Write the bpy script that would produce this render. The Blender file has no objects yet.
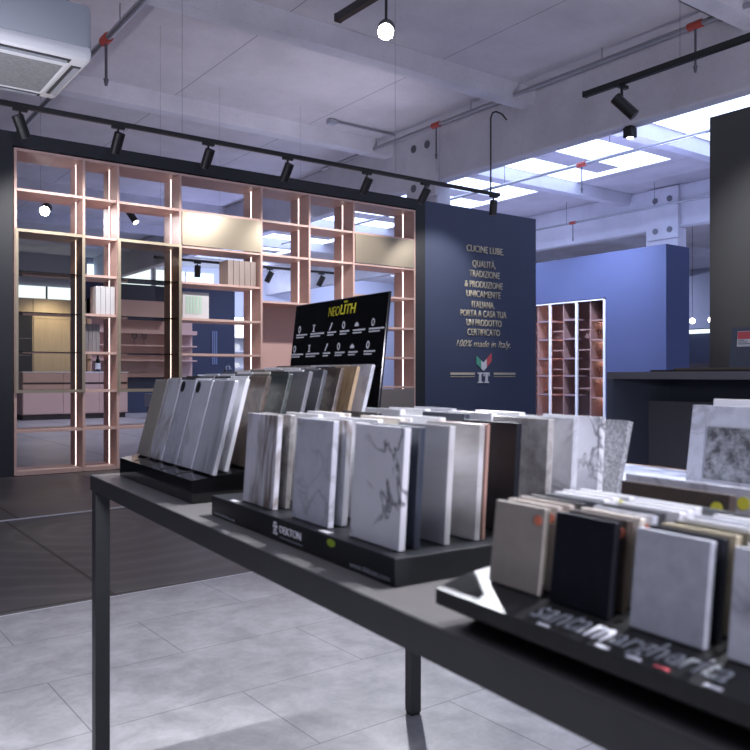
import bpy, bmesh, math, random
from mathutils import Matrix, Vector
random.seed(7)
C = bpy.context.scene.collection
SC = bpy.context.scene
PI = math.pi
R = math.radians

# ------------------------------------------------------------------ camera constants
A = R(36.3)                       # camera heading, turned from +Y towards +X
HC = 0.85                         # lens height
FPX = 800.0

# ------------------------------------------------------------------ materials
MATS = {}
def nt(name):
    m = bpy.data.materials.new(name); m.use_nodes = True
    n = m.node_tree; n.nodes.clear()
    out = n.nodes.new('ShaderNodeOutputMaterial')
    return m, n, out
def principled(n, col=(.5, .5, .5), rough=.5, metal=0, spec=.5):
    p = n.nodes.new('ShaderNodeBsdfPrincipled')
    p.inputs['Base Color'].default_value = (*col, 1)
    p.inputs['Roughness'].default_value = rough
    p.inputs['Metallic'].default_value = metal
    p.inputs['Specular IOR Level'].default_value = spec
    return p
def coords(n, kind='Object', rand=True, scale=(1, 1, 1)):
    tc = n.nodes.new('ShaderNodeTexCoord')
    mp = n.nodes.new('ShaderNodeMapping')
    mp.inputs['Scale'].default_value = scale
    n.links.new(tc.outputs[kind], mp.inputs['Vector'])
    if rand:
        oi = n.nodes.new('ShaderNodeObjectInfo')
        mu = n.nodes.new('ShaderNodeMath'); mu.operation = 'MULTIPLY'; mu.inputs[1].default_value = 37.0
        n.links.new(oi.outputs['Random'], mu.inputs[0])
        n.links.new(mu.outputs[0], mp.inputs['Location'])
    return mp.outputs['Vector']
def noise(n, vec, scale, detail=4, rough=.55, dist=0):
    t = n.nodes.new('ShaderNodeTexNoise')
    t.inputs['Scale'].default_value = scale; t.inputs['Detail'].default_value = detail
    t.inputs['Roughness'].default_value = rough; t.inputs['Distortion'].default_value = dist
    n.links.new(vec, t.inputs['Vector'])
    return t.outputs['Fac']
def ramp(n, fac, stops):
    r = n.nodes.new('ShaderNodeValToRGB')
    el = r.color_ramp.elements
    while len(el) < len(stops): el.new(.5)
    for e, (p, c) in zip(el, stops):
        e.position = p; e.color = (*c, 1)
    n.links.new(fac, r.inputs['Fac'])
    return r.outputs['Color']
def mix(n, fac, a, b, mode='MIX'):
    m = n.nodes.new('ShaderNodeMix'); m.data_type = 'RGBA'; m.blend_type = mode
    for sock, v in ((m.inputs[0], fac), (m.inputs[6], a), (m.inputs[7], b)):
        if hasattr(v, 'is_output'): n.links.new(v, sock)
        elif isinstance(v, tuple): sock.default_value = (*v, 1)
        else: sock.default_value = v
    return m.outputs[2]

def plain(name, col, rough=.5, metal=0, spec=.5, mottle=.0, mscale=8, bump=0):
    if name in MATS: return MATS[name]
    m, n, out = nt(name)
    p = principled(n, col, rough, metal, spec)
    if mottle:
        v = coords(n, 'Object', False)
        f = noise(n, v, mscale, 5)
        lo = tuple(c * (1 - mottle) for c in col); hi = tuple(min(1, c * (1 + mottle)) for c in col)
        n.links.new(ramp(n, f, [(.3, lo), (.7, hi)]), p.inputs['Base Color'])
    n.links.new(p.outputs[0], out.inputs[0]); MATS[name] = m
    return m
def emit(name, col, strength):
    if name in MATS: return MATS[name]
    m, n, out = nt(name)
    e = n.nodes.new('ShaderNodeEmission'); e.inputs[0].default_value = (*col, 1); e.inputs[1].default_value = strength
    n.links.new(e.outputs[0], out.inputs[0]); MATS[name] = m
    return m
def glass(name, tint, refl=.08, rough=.02):
    if name in MATS: return MATS[name]
    m, n, out = nt(name)
    t = n.nodes.new('ShaderNodeBsdfTransparent'); t.inputs[0].default_value = (*tint, 1)
    g = n.nodes.new('ShaderNodeBsdfGlossy'); g.inputs['Roughness'].default_value = rough
    ms = n.nodes.new('ShaderNodeMixShader')
    fr = n.nodes.new('ShaderNodeFresnel'); fr.inputs[0].default_value = 1.45
    n.links.new(fr.outputs[0], ms.inputs[0]); n.links.new(t.outputs[0], ms.inputs[1]); n.links.new(g.outputs[0], ms.inputs[2])
    n.links.new(ms.outputs[0], out.inputs[0]); MATS[name] = m
    return m
def stone(name, col, vein=None, vs=9, vw=.03, mott=.12, ms=30, rough=.3, stretch=(1, 1, 1), spec=.5):
    """sample slab surface: mottled body with optional thin dark veins"""
    if name in MATS: return MATS[name]
    m, n, out = nt(name)
    p = principled(n, col, rough, 0, spec)
    v = coords(n, 'Object', True, stretch)
    lo = tuple(c * (1 - mott) for c in col); hi = tuple(min(1, c * (1 + mott)) for c in col)
    c = ramp(n, noise(n, v, ms, 6, .6), [(.3, lo), (.7, hi)])
    if vein:
        f = noise(n, v, vs, 5, .55, .8)
        k = ramp(n, f, [(.5 - vw * 1.6, (0, 0, 0)), (.5, (1, 1, 1)), (.5 + vw * 1.6, (0, 0, 0))])
        g = ramp(n, noise(n, v, vs * .55, 2), [(.38, (0, 0, 0)), (.55, (1, 1, 1))])
        mk = mix(n, 1.0, k, g, 'MULTIPLY')
        c = mix(n, mk, c, vein)
    n.links.new(c, p.inputs['Base Color'])
    n.links.new(p.outputs[0], out.inputs[0]); MATS[name] = m
    return m
def speckle(name, base, dark, scale=60, lo=.42, hi=.6, rough=.4):
    if name in MATS: return MATS[name]
    m, n, out = nt(name)
    p = principled(n, base, rough)
    v = coords(n, 'Object', True)
    c = ramp(n, noise(n, v, scale, 8, .7), [(lo, dark), (hi, base)])
    n.links.new(c, p.inputs['Base Color']); n.links.new(p.outputs[0], out.inputs[0]); MATS[name] = m
    return m

def floor_mat():
    m, n, out = nt('grey_floor_tile')
    p = principled(n, (.4, .4, .42), .38, 0, .5)
    tc = n.nodes.new('ShaderNodeTexCoord'); mp = n.nodes.new('ShaderNodeMapping')
    mp.vector_type = 'TEXTURE'; mp.inputs['Location'].default_value = (.185, 1.93, 0); mp.inputs['Rotation'].default_value = (0, 0, R(.9))
    n.links.new(tc.outputs['Object'], mp.inputs['Vector'])
    b = n.nodes.new('ShaderNodeTexBrick')
    b.offset = .5; b.offset_frequency = 2
    b.inputs['Scale'].default_value = 1; b.inputs['Brick Width'].default_value = .8; b.inputs['Row Height'].default_value = .38
    b.inputs['Mortar Size'].default_value = .0022; b.inputs['Mortar Smooth'].default_value = .3
    b.inputs['Color1'].default_value = (.40, .395, .415, 1); b.inputs['Color2'].default_value = (.43, .425, .445, 1)
    b.inputs['Mortar'].default_value = (.2, .2, .21, 1)
    n.links.new(mp.outputs[0], b.inputs['Vector'])
    f = noise(n, tc.outputs['Object'], 7, 10, .74, .3)
    k = ramp(n, f, [(.36, (.71, .71, .72)), (.64, (1.17, 1.16, 1.15))])
    n.links.new(mix(n, 1.0, b.outputs['Color'], k, 'MULTIPLY'), p.inputs['Base Color'])
    rr = n.nodes.new('ShaderNodeMapRange'); rr.inputs[3].default_value = .28; rr.inputs[4].default_value = .48
    n.links.new(f, rr.inputs[0]); n.links.new(rr.outputs[0], p.inputs['Roughness'])
    bp = n.nodes.new('ShaderNodeBump'); bp.inputs['Strength'].default_value = .08; bp.inputs['Distance'].default_value = .01
    n.links.new(f, bp.inputs['Height']); n.links.new(bp.outputs[0], p.inputs['Normal'])
    n.links.new(p.outputs[0], out.inputs[0]); return m
def board_floor_mat(name, c1, c2, seam_x, pitch, ring=True, rough=.42):
    """wide dark boards: brick texture with long bricks along Y, growth-ring marks"""
    m, n, out = nt(name)
    p = principled(n, c1, rough, 0, .5)
    tc = n.nodes.new('ShaderNodeTexCoord'); mp = n.nodes.new('ShaderNodeMapping')
    mp.inputs['Location'].default_value = (-seam_x, -3.1, 0)
    n.links.new(tc.outputs['Object'], mp.inputs['Vector'])
    b = n.nodes.new('ShaderNodeTexBrick'); b.offset = 0; b.offset_frequency = 2
    b.inputs['Scale'].default_value = 1; b.inputs['Brick Width'].default_value = pitch; b.inputs['Row Height'].default_value = 40
    b.inputs['Mortar Size'].default_value = .009
    b.inputs['Color1'].default_value = (*c1, 1); b.inputs['Color2'].default_value = (*c1, 1)
    b.inputs['Mortar'].default_value = (.012, .012, .013, 1)
    n.links.new(mp.outputs[0], b.inputs['Vector'])
    col = b.outputs['Color']
    if ring:
        w = n.nodes.new('ShaderNodeTexWave'); w.wave_type = 'RINGS'; w.rings_direction = 'Z'
        w.inputs['Scale'].default_value = 1.9; w.inputs['Distortion'].default_value = 3; w.inputs['Detail'].default_value = 3
        w.inputs['Detail Scale'].default_value = 1.2
        mp2 = n.nodes.new('ShaderNodeMapping'); mp2.inputs['Location'].default_value = (-1.35, -4.5, 0)
        n.links.new(tc.outputs['Object'], mp2.inputs['Vector']); n.links.new(mp2.outputs[0], w.inputs['Vector'])
        k = ramp(n, w.outputs['Fac'], [(.0, (.90, .90, .90)), (.75, (1.0, 1.0, 1.0)), (.97, (1.28, 1.27, 1.26))])
        col = mix(n, 1.0, col, k, 'MULTIPLY')
    f = noise(n, tc.outputs['Object'], 3, 6, .6)
    k2 = ramp(n, f, [(.3, (.82, .82, .82)), (.7, (1.15, 1.14, 1.13))])
    n.links.new(mix(n, 1.0, col, k2, 'MULTIPLY'), p.inputs['Base Color'])
    n.links.new(p.outputs[0], out.inputs[0]); return m
def concrete_mat(name, col, seams=False):
    m, n, out = nt(name)
    p = principled(n, col, .85, 0, .2)
    tc = n.nodes.new('ShaderNodeTexCoord')
    f = noise(n, tc.outputs['Object'], .9, 8, .65)
    k = ramp(n, f, [(.3, tuple(c * .86 for c in col)), (.7, tuple(min(1, c * 1.1) for c in col))])
    g = noise(n, tc.outputs['Object'], 26, 5, .7)
    k2 = ramp(n, g, [(.28, (.86, .86, .86)), (.45, (1, 1, 1))])
    c = mix(n, 1.0, k, k2, 'MULTIPLY')
    if seams:
        b = n.nodes.new('ShaderNodeTexBrick'); b.offset = 0
        b.inputs['Scale'].default_value = 1; b.inputs['Brick Width'].default_value = 2.4; b.inputs['Row Height'].default_value = 40
        b.inputs['Mortar Size'].default_value = .006
        for q in ('Color1', 'Color2'): b.inputs[q].default_value = (1, 1, 1, 1)
        b.inputs['Mortar'].default_value = (.35, .35, .37, 1)
        n.links.new(tc.outputs['Object'], b.inputs['Vector'])
        c = mix(n, 1.0, c, b.outputs['Color'], 'MULTIPLY')
    n.links.new(c, p.inputs['Base Color'])
    n.links.new(p.outputs[0], out.inputs[0]); MATS[name] = m
    return m
def wood_mat(name, c1, c2, stretch=(30, 30, 1.5), rough=.45):
    if name in MATS: return MATS[name]
    m, n, out = nt(name)
    p = principled(n, c1, rough)
    v = coords(n, 'Object', True, stretch)
    n.links.new(ramp(n, noise(n, v, 1.5, 6, .6, .3), [(.3, c1), (.7, c2)]), p.inputs['Base Color'])
    n.links.new(p.outputs[0], out.inputs[0]); MATS[name] = m
    return m

M_floor = floor_mat()
M_dark_floor = board_floor_mat('dark_end_grain_floor', (.100, .097, .100), (.1, .09, .09), 1.02, 1.25)
M_far_floor = board_floor_mat('far_shop_floor', (.30, .29, .31), (.3, .3, .3), .3, 1.2, False, .35)
M_mid_floor = board_floor_mat('brown_plank_floor', (.13, .115, .11), (.1, .1, .1), .2, .9, False, .4)
M_conc = concrete_mat('ceiling_concrete', (.66, .63, .66), True)
M_beam = concrete_mat('beam_concrete', (.70, .69, .74))
M_char = plain('charcoal_paint', (.022, .025, .032), .55, 0, .4, .1, 2)
M_navy = plain('navy_panel_paint', (.060, .077, .138), .5, 0, .4, .06, 1.2)
M_blue = plain('slate_blue_paint', (.075, .09, .19), .6, 0, .3, .04, 1.0)
M_bluedk = plain('deep_blue_paint', (.026, .035, .075), .6)
M_panel = plain('graphite_lacquer', (.082, .082, .085), .38, 0, .5, .05, 1)
M_pink = wood_mat('dusty_pink_veneer', (.57, .39, .345), (.63, .435, .385), (1.5, 1.5, 22))
M_pinkh = wood_mat('dusty_pink_veneer_shelf', (.57, .39, .345), (.63, .435, .385), (22, 1.5, 1.5))
M_pinkflat = plain('matt_pink_lacquer', (.56, .385, .355), .5, 0, .4, .03, 2)
M_bronze = plain('bronze_metal_frame', (.42, .36, .27), .38, .6)
M_champ = plain('champagne_lacquer', (.33, .285, .215), .36, .4, .5, .05, 1)
M_taupe = plain('taupe_lacquer', (.24, .215, .2), .4)
M_smoke = glass('bronze_tinted_glass', (.88, .83, .74))
M_smokeg = glass('smoked_glass_shelf', (.30, .30, .31))
M_clear = glass('clear_glass', (.9, .93, .96))
M_led = emit('led_warm_white', (1, .87, .84), 3.0)
M_led_pink = emit('led_pink_niche', (1, .66, .56), 22.0)
M_sky = emit('skylight_panel', (.52, .64, 1.0), 3.2)
M_roof_fill = emit('roof_fill_panel', (.72, .77, 1.0), .45)  # glow added out of view to brighten the front of the hall
M_win = emit('far_window_daylight', (.62, .80, 1.0), 1.5)
M_lens = emit('lamp_lens', (.93, .95, 1.0), 60)
M_lens2 = emit('lamp_lens_soft', (1, .95, .9), 8)
M_blackm = plain('black_metal', (.012, .012, .014), .45, 0, .5)
M_blackg = plain('gloss_black_acrylic', (.006, .006, .007), .08, 0, .6)
M_blackbox = plain('black_card_box', (.012, .013, .016), .42, 0, .4)
M_steel = plain('galvanised_steel', (.42, .42, .45), .38, .8, .5)
M_dksteel = plain('grey_pipe', (.16, .16, .18), .4, .5)
M_red = plain('red_fitting', (.45, .07, .05), .5)
M_white = plain('white_paint', (.78, .78, .8), .45)
M_acw = plain('ac_white_plastic', (.36, .385, .44), .45)
M_acf = plain('ac_fascia_plastic', (.82, .83, .86), .4)
M_acg = plain('ac_grille_grey', (.27, .28, .29), .6, 0, .3, .2, 60)
M_acd = plain('ac_slot_dark', (.05, .05, .055), .5)
M_table = plain('dark_grey_table_metal', (.045, .045, .047), .42, 0, .5, .05, 20)
M_tabtop = plain('grey_table_top', (.135, .128, .128), .36, 0, .5, .08, 25)
M_gold = plain('gold_lettering', (.70, .63, .48), .45, .1)
M_letw = plain('white_lettering', (.82, .83, .88), .5)
M_green = plain('flag_green', (.12, .45, .33), .5)
M_flred = plain('flag_red', (.72, .12, .14), .5)
M_yel = plain('yellow_print', (.75, .68, .03), .5)
M_lime = plain('lime_sticker', (.30, .42, .03), .5)
M_ydot = plain('yellow_sticker_paper', (.66, .62, .06), .6)
M_odot = plain('orange_sticker_paper', (.62, .17, .10), .6)
M_letg = plain('grey_print', (.22, .235, .26), .5)
M_alu = plain('brushed_aluminium', (.55, .55, .58), .3, .9)
M_tray = plain('satin_black_acrylic', (.008, .008, .009), .40, 0, .5)
M_strip = plain('satin_metal_strip', (.75, .75, .78), .4, .3)
M_greyc = plain('counter_grey', (.10, .115, .155), .5)
M_greyc2 = plain('counter_grey_light', (.17, .17, .19), .5)

# ------------------------------------------------------------------ mesh helpers
class MB:
    def __init__(s): s.bm = bmesh.new()
    def box(s, x0, x1, y0, y1, z0, z1, M=None, bev=0):
        vs = [s.bm.verts.new(p) for p in ((x0, y0, z0), (x1, y0, z0), (x1, y1, z0), (x0, y1, z0), (x0, y0, z1), (x1, y0, z1), (x1, y1, z1), (x0, y1, z1))]
        fs = [s.bm.faces.new([vs[i] for i in f]) for f in ((3, 2, 1, 0), (4, 5, 6, 7), (0, 1, 5, 4), (1, 2, 6, 5), (2, 3, 7, 6), (3, 0, 4, 7))]
        if bev:
            es = list({e for f in fs for e in f.edges})
            r = bmesh.ops.bevel(s.bm, geom=es, offset=bev, segments=2, affect='EDGES', profile=.5)
            vs = list({v for f in r['faces'] for v in f.verts} | {v for v in vs if v.is_valid})
        if M is not None:
            for v in vs: v.co = M @ v.co
        return s
    def prism(s, pts, axis, lo, hi, M=None):
        """extrude a 2D polygon along axis: 'x' (pts are y,z), 'y' (x,z), 'z' (x,y)"""
        def mk(p, h):
            return {'x': (h, p[0], p[1]), 'y': (p[0], h, p[1]), 'z': (p[0], p[1], h)}[axis]
        a = [s.bm.verts.new(mk(p, lo)) for p in pts]; b = [s.bm.verts.new(mk(p, hi)) for p in pts]
        k = len(pts)
        s.bm.faces.new(a[::-1]); s.bm.faces.new(b)
        for i in range(k): s.bm.faces.new((a[i], a[(i + 1) % k], b[(i + 1) % k], b[i]))
        if M is not None:
            for v in a + b: v.co = M @ v.co
        return s
    def cyl(s, p, q, r, r2=None, n=16):
        p, q = Vector(p), Vector(q); d = (q - p); L = d.length
        M = Matrix.Translation((p + q) / 2) @ d.to_track_quat('Z', 'Y').to_matrix().to_4x4()
        bmesh.ops.create_cone(s.bm, cap_ends=True, segments=n, radius1=r, radius2=r if r2 is None else r2, depth=L, matrix=M)
        return s
    def tube(s, pts, r, n=8):
        for a, b in zip(pts[:-1], pts[1:]): s.cyl(a, b, r, n=n)
        for a in pts[1:-1]: bmesh.ops.create_uvsphere(s.bm, u_segments=n, v_segments=6, radius=r, matrix=Matrix.Translation(a))
        return s
    def lathe(s, prof, n=20, M=None):
        rings = []
        for r, z in prof:
            rings.append([s.bm.verts.new((r * math.cos(2 * PI * i / n), r * math.sin(2 * PI * i / n), z)) for i in range(n)])
        for a, b in zip(rings[:-1], rings[1:]):
            for i in range(n): s.bm.faces.new((a[i], a[(i + 1) % n], b[(i + 1) % n], b[i]))
        s.bm.faces.new(rings[0][::-1]); s.bm.faces.new(rings[-1])
        if M is not None:
            for ring in rings:
                for v in ring: v.co = M @ v.co
        return s
    def build(s, name, mat, parent=None, M=None, smooth=False):
        bmesh.ops.recalc_face_normals(s.bm, faces=s.bm.faces[:])
        me = bpy.data.meshes.new(name); s.bm.to_mesh(me); s.bm.free()
        me.materials.append(mat)
        if smooth:
            for f in me.polygons: f.use_smooth = True
            me.set_sharp_from_angle(angle=R(40))
        o = bpy.data.objects.new(name, me); C.objects.link(o)
        if parent: o.parent = parent
        if M is not None: o.matrix_local = M
        return o
def box(name, mat, x0, x1, y0, y1, z0, z1, parent=None, bev=0, M=None):
    return MB().box(x0, x1, y0, y1, z0, z1, None, bev).build(name, mat, parent, M)
def tag(o, label, cat, group=None, kind=None):
    if label: o['label'] = label
    if cat: o['category'] = cat
    if group: o['group'] = group
    if kind: o['kind'] = kind
    return o
def thing(name, label, cat, M=None, group=None):
    o = bpy.data.objects.new(name, None); C.objects.link(o); o.empty_display_size = .05
    if M is not None: o.matrix_world = M
    return tag(o, label, cat, group)
def struct(o, label=None):
    o['kind'] = 'structure'
    if label: o['label'] = label
    return o
_tf = {}
def text_mesh(name, body, x0, x1, z0, z1, mat, parent, depth=.003, shear=0, bold=0, M=None, y=0, fit_h=True):
    """lettering standing in the local XZ plane, facing -Y, fitted to x0..x1 and z0..z1"""
    cu = bpy.data.curves.new('t', 'FONT'); cu.body = body; cu.shear = shear; cu.offset = bold; cu.resolution_u = 3
    o = bpy.data.objects.new('t', cu); C.objects.link(o)
    bpy.context.view_layer.update()
    me = bpy.data.meshes.new_from_object(o.evaluated_get(bpy.context.evaluated_depsgraph_get()))
    bpy.data.objects.remove(o)
    bm = bmesh.new(); bm.from_mesh(me); bpy.data.meshes.remove(me)
    xs = [v.co.x for v in bm.verts]; ys = [v.co.y for v in bm.verts]
    a, b, c, d = min(xs), max(xs), min(ys), max(ys)
    sx = (x1 - x0) / (b - a); sz = (z1 - z0) / (d - c)
    for v in bm.verts: v.co = Vector((x0 + (v.co.x - a) * sx, y, z0 + (v.co.y - c) * sz))
    r = bmesh.ops.extrude_face_region(bm, geom=bm.faces[:])
    for g in r['geom']:
        if isinstance(g, bmesh.types.BMVert): g.co.y -= depth
    k = MB(); k.bm.free(); k.bm = bm
    return k.build(name, mat, parent, M)

# ------------------------------------------------------------------ camera
cam_d = bpy.data.cameras.new('camera'); cam = bpy.data.objects.new('camera', cam_d); C.objects.link(cam)
cam.location = (0, 0, HC); cam.rotation_euler = (PI / 2, 0, -A)
cam_d.sensor_width = 36; cam_d.sensor_fit = 'HORIZONTAL'; cam_d.lens = FPX / 750 * 36
cam_d.clip_start = .02; cam_d.clip_end = 200
cam_d.dof.use_dof = True; cam_d.dof.focus_distance = 4.0; cam_d.dof.aperture_fstop = 11.0
SC.camera = cam

# ------------------------------------------------------------------ floors
def yl(x): return 3.02 + .045 * x          # edge between the tiles and the dark boards
def ys(x): return 4.93 + .095 * x          # metal strip across the dark floor
struct(MB().prism([(-8, -6), (9, -6), (9, yl(9)), (-8, yl(-8))], 'z', -.06, 0).build('floor', M_floor))
struct(MB().prism([(-8, yl(-8)), (9, yl(9)), (9, ys(9)), (-8, ys(-8))], 'z', -.06, 0).build('floor_boards', M_dark_floor))
struct(MB().prism([(-8, ys(-8)), (9, ys(9)), (9, 7.6), (-8, 7.6)], 'z', -.06, 0).build('floor_planks', M_mid_floor))
struct(box('floor_far', M_far_floor, -8, 30, 7.6, 30, -.06, 0))
struct(box('floor_side', M_far_floor, 9, 30, -6, 7.6, -.06, 0))
struct(MB().prism([(-8, ys(-8) - .010), (9, ys(9) - .010), (9, ys(9) + .020), (-8, ys(-8) + .020)], 'z', -.02, .004).build('trim_1', M_strip))
struct(MB().prism([(-8, yl(-8) - .004), (9, yl(9) - .004), (9, yl(9) + .006), (-8, yl(-8) + .006)], 'z', -.02, .0015).build('trim_2', M_strip))

# ------------------------------------------------------------------ ceiling with skylights
RIBS = [-2.1, 1.4, 4.9, 8.4, 11.9, 15.4, 18.9, 22.4, 25.9]
holes = []
for y in RIBS[1:-1]:
    if abs(y - 4.9) < .01: holes.append((9.4, 15.6, 6.3, 8.2))
    else: holes += [(9.4, 14.2, y + .95, y + 1.95), (9.4, 14.2, y + 2.53, y + 3.32), (13.9, 14.2, y + 1.95, y + 2.53)]
def slab(x0, x1, y0, y1, holes, z0, z1):
    xs = sorted({x0, x1} | {v for h in holes for v in h[:2]}); ys = sorted({y0, y1} | {v for h in holes for v in h[2:]})
    mb = MB()
    for i in range(len(xs) - 1):
        run = None
        for j in range(len(ys) - 1):
            cx, cy = (xs[i] + xs[i + 1]) / 2, (ys[j] + ys[j + 1]) / 2
            hole = any(h[0] < cx < h[1] and h[2] < cy < h[3] for h in holes)
            if not hole:
                if run is None: run = ys[j]
            if hole or j == len(ys) - 2:
                end = ys[j] if hole else ys[j + 1]
                if run is not None: mb.box(xs[i], xs[i + 1], run, end, z0, z1)
                run = None
    return mb
near = [(-5, -1.2, -2.4, 1.0), (-5, -1.2, 1.8, 4.2), (-.6, 3.2, -2.4, 1.0), (-.6, 3.2, 1.8, 4.2), (3.8, 7.6, -2.4, 1.0), (3.8, 7.6, 1.8, 4.2)]     # unseen openings for added fill panels over the front of the hall
holes += near
struct(slab(-8, 30, -3, 30, holes, 5.15, 5.35).build('ceiling', M_conc))
for k, h in enumerate(holes):
    w = struct(box('window_%d' % (k + 1), M_roof_fill if h in near else M_sky, h[0] + .002, h[1] - .002, h[2] + .002, h[3] - .002, 5.156, 5.18))  # front openings hold added fill panels, the others skylights
k0 = len(holes)
for y in RIBS:      # cross ribs between the girders
    for (xa, xb) in ((-8, 9.05), (9.3, 16.2), (16.45, 30)):
        mb = MB(); mb.prism([(y - .17, 5.15), (y - .12, 4.9), (y + .12, 4.9), (y + .17, 5.15)], 'x', xa, xb)
        struct(mb.build('ceiling_rib', M_beam))
for x in (9.05, 16.2):
    g = MB().box(x, x + .25, -3, 30, 4.2, 5.15, None, .03).build('ceiling_girder', M_beam); struct(g)
for (x, y) in ((9.05, 10.9), (16.2, 10.9)):     # columns under the girders, capital plates with bolt holes
    c = MB().box(x - .04, x + .30, y - .42, y + .42, 0, 4.2, None, .03).build('column', M_beam); struct(c)
    p = MB().box(x - .10, x - .001, y - .46, y + .34, 3.95, 5.12, None, .01)
    p.build('capital', M_beam, c)
    for dy in (-.25, .12):
        for dz in (4.15, 4.85):
            MB().cyl((x - .115, y + dy, dz), (x - .10, y + dy, dz), .07, n=12).build('bolt_plate', M_dksteel, c)
struct(box('wall_far', plain('far_wall_paint', (.38, .40, .50), .8), -8, 30, 29.8, 30, 0, 5.15))
struct(box('wall_right', plain('far_wall_paint', (.38, .40, .50), .8), 29.8, 30, -6, 29.8, 0, 5.15))
struct(box('wall_left', plain('near_wall_paint', (.30, .30, .33), .8), -8.2, -8, -6, 30, 0, 5.15))
# window ribbons on the far wall; the last two stand in for skylit ceiling
for k, x in enumerate((3.6, 6.2, 8.8, 11.4)):
    za, zb = ((3.5, 3.98) if k < 2 else (3.7, 4.9))
    w = struct(box('window_%d' % (k0 + 1 + k), M_win, x, x + 2.4, 29.74, 29.8, za, zb))
    MB().box(x + 1.17, x + 1.23, 29.70, 29.74, za, zb).box(x - .06, x, 29.70, 29.8, za - .05, zb + .05).build('window_frame', M_dksteel, w)

# ------------------------------------------------------------------ partition holding the bookcase, and the text wall
Y0 = 7.16
WT = 2.88
struct(box('wall_partition_left', M_char, -6, 1.515, Y0, Y0 + .40, 0, WT))
struct(box('wall_partition_header', M_char, 1.515, 5.845, Y0, Y0 + .40, 2.765, WT))
struct(box('wall_partition_post', M_char, 5.845, 5.985, Y0, Y0 + .40, 0, WT))
struct(box('wall_text', M_navy, 5.985, 7.86, Y0, Y0 + .18, 0, WT))
# blue wall on the right with its niche
BX = 10.9
struct(MB().box(BX, BX + .62, 7.27, 8.40, 0, 2.87).box(BX, BX + .62, 8.40, 12.6, 2.13, 2.87).box(BX, BX + .62, 8.40, 12.6, 0, .03).box(BX + .45, BX + .62, 8.4, 12.6, .03, 2.13).box(BX, BX + .62, 10.8, 12.6, .03, 2.13).build('wall_blue', M_blue))
struct(box('wall_graphite', M_panel, 5.86, 5.98, -1.0, 3.52, 0, 2.88))

# ------------------------------------------------------------------ bookcase
bk = thing('bookcase', 'tall see-through pink shelving unit with lit strips, set into the charcoal partition wall', 'bookcase', Matrix.Translation((1.52, Y0, 0)))
XU = [1.535, 2.095, 2.395, 2.985, 3.845, 4.41, 4.975, 5.828]
DEP = .375
Z = [.03, .375, .71, 1.045, 1.38, 1.725, 2.065, 2.405, 2.74]
def bx(x): return x - 1.52
for i, x in enumerate(XU):
    if i == 5:
        MB().box(bx(x) - .011, bx(x) + .011, 0, DEP, 1.60, 2.75).box(bx(x) - .011, bx(x) + .011, 0, DEP, .01, .70).build('upright', M_pink, bk)
    else:
        MB().box(bx(x) - .011, bx(x) + .011, 0, DEP, .01, 2.75).build('upright', M_pink, bk)
    if i:
        l = MB()
        zs = (1.62, 2.73) if i == 5 else (.04, 2.73)
        l.box(bx(x) - .0135, bx(x) - .0112, .20, .211, *zs)
        l.build('led_strip', M_led, bk)['label'] = 'glowing white light strip'
bays = {0: [0, 1, 2, 6, 7, 8], 1: list(range(9)), 2: [0, 1, 2, 6, 7, 8], 3: list(range(9)), 4: [0, 2, 6, 7, 8], 5: [0, 2, 6, 7, 8], 6: [0, 2, 3, 4, 5, 6, 7, 8]}
for i, zi in bays.items():
    a, b = bx(XU[i]) + .011, bx(XU[i + 1]) - .014
    for k in zi:
        MB().box(a, b, .002, DEP, Z[k] - (.025 if k == 0 else .011), Z[k] + .011).build('shelf', M_pinkh, bk)
MB().box(bx(XU[4]) + .011, bx(XU[6]) - .014, .002, DEP, 1.578, 1.60).build('shelf', M_pinkh, bk)
MB().box(bx(XU[4]) + .011, bx(XU[6]) - .014, DEP - .02, DEP, .722, 1.577).build('back_panel', M_pinkflat, bk)
for i in (3, 6):
    MB().box(bx(XU[i]) + .013, bx(XU[i + 1]) - .015, -.012, .006, Z[6] + .013, Z[7] - .013, None, .002).build('flap_door', M_champ, bk)['label'] = 'champagne flap door'
MB().box(bx(XU[6]) + .013, bx(XU[7]) - .012, -.006, .012, .05, .69, None, .002).build('drawer', M_taupe, bk)['label'] = 'taupe drawer front'
for i in (0, 2):
    a, b = bx(XU[i]) - .006, bx(XU[i + 1]) + .006
    z0, z1 = Z[2] - .012, Z[6] + .012
    f = MB(); t = .026
    f.box(a, a + t, -.018, -.001, z0, z1).box(b - t, b, -.018, -.001, z0, z1).box(a + t, b - t, -.018, -.001, z0, z0 + t).box(a + t, b - t, -.018, -.001, z1 - t, z1)
    d = f.build('glass_door', M_bronze, bk); d['label'] = 'bronze framed glass door'
    MB().box(a + t, b - t, -.012, -.008, z0 + t, z1 - t).build('pane', M_smoke, d)
    for k in (3, 4, 5):
        MB().box(bx(XU[i]) + .012, bx(XU[i + 1]) - .016, .02, DEP - .02, Z[k] - .004, Z[k] + .004).build('glass_shelf', M_smokeg, bk)

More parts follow.
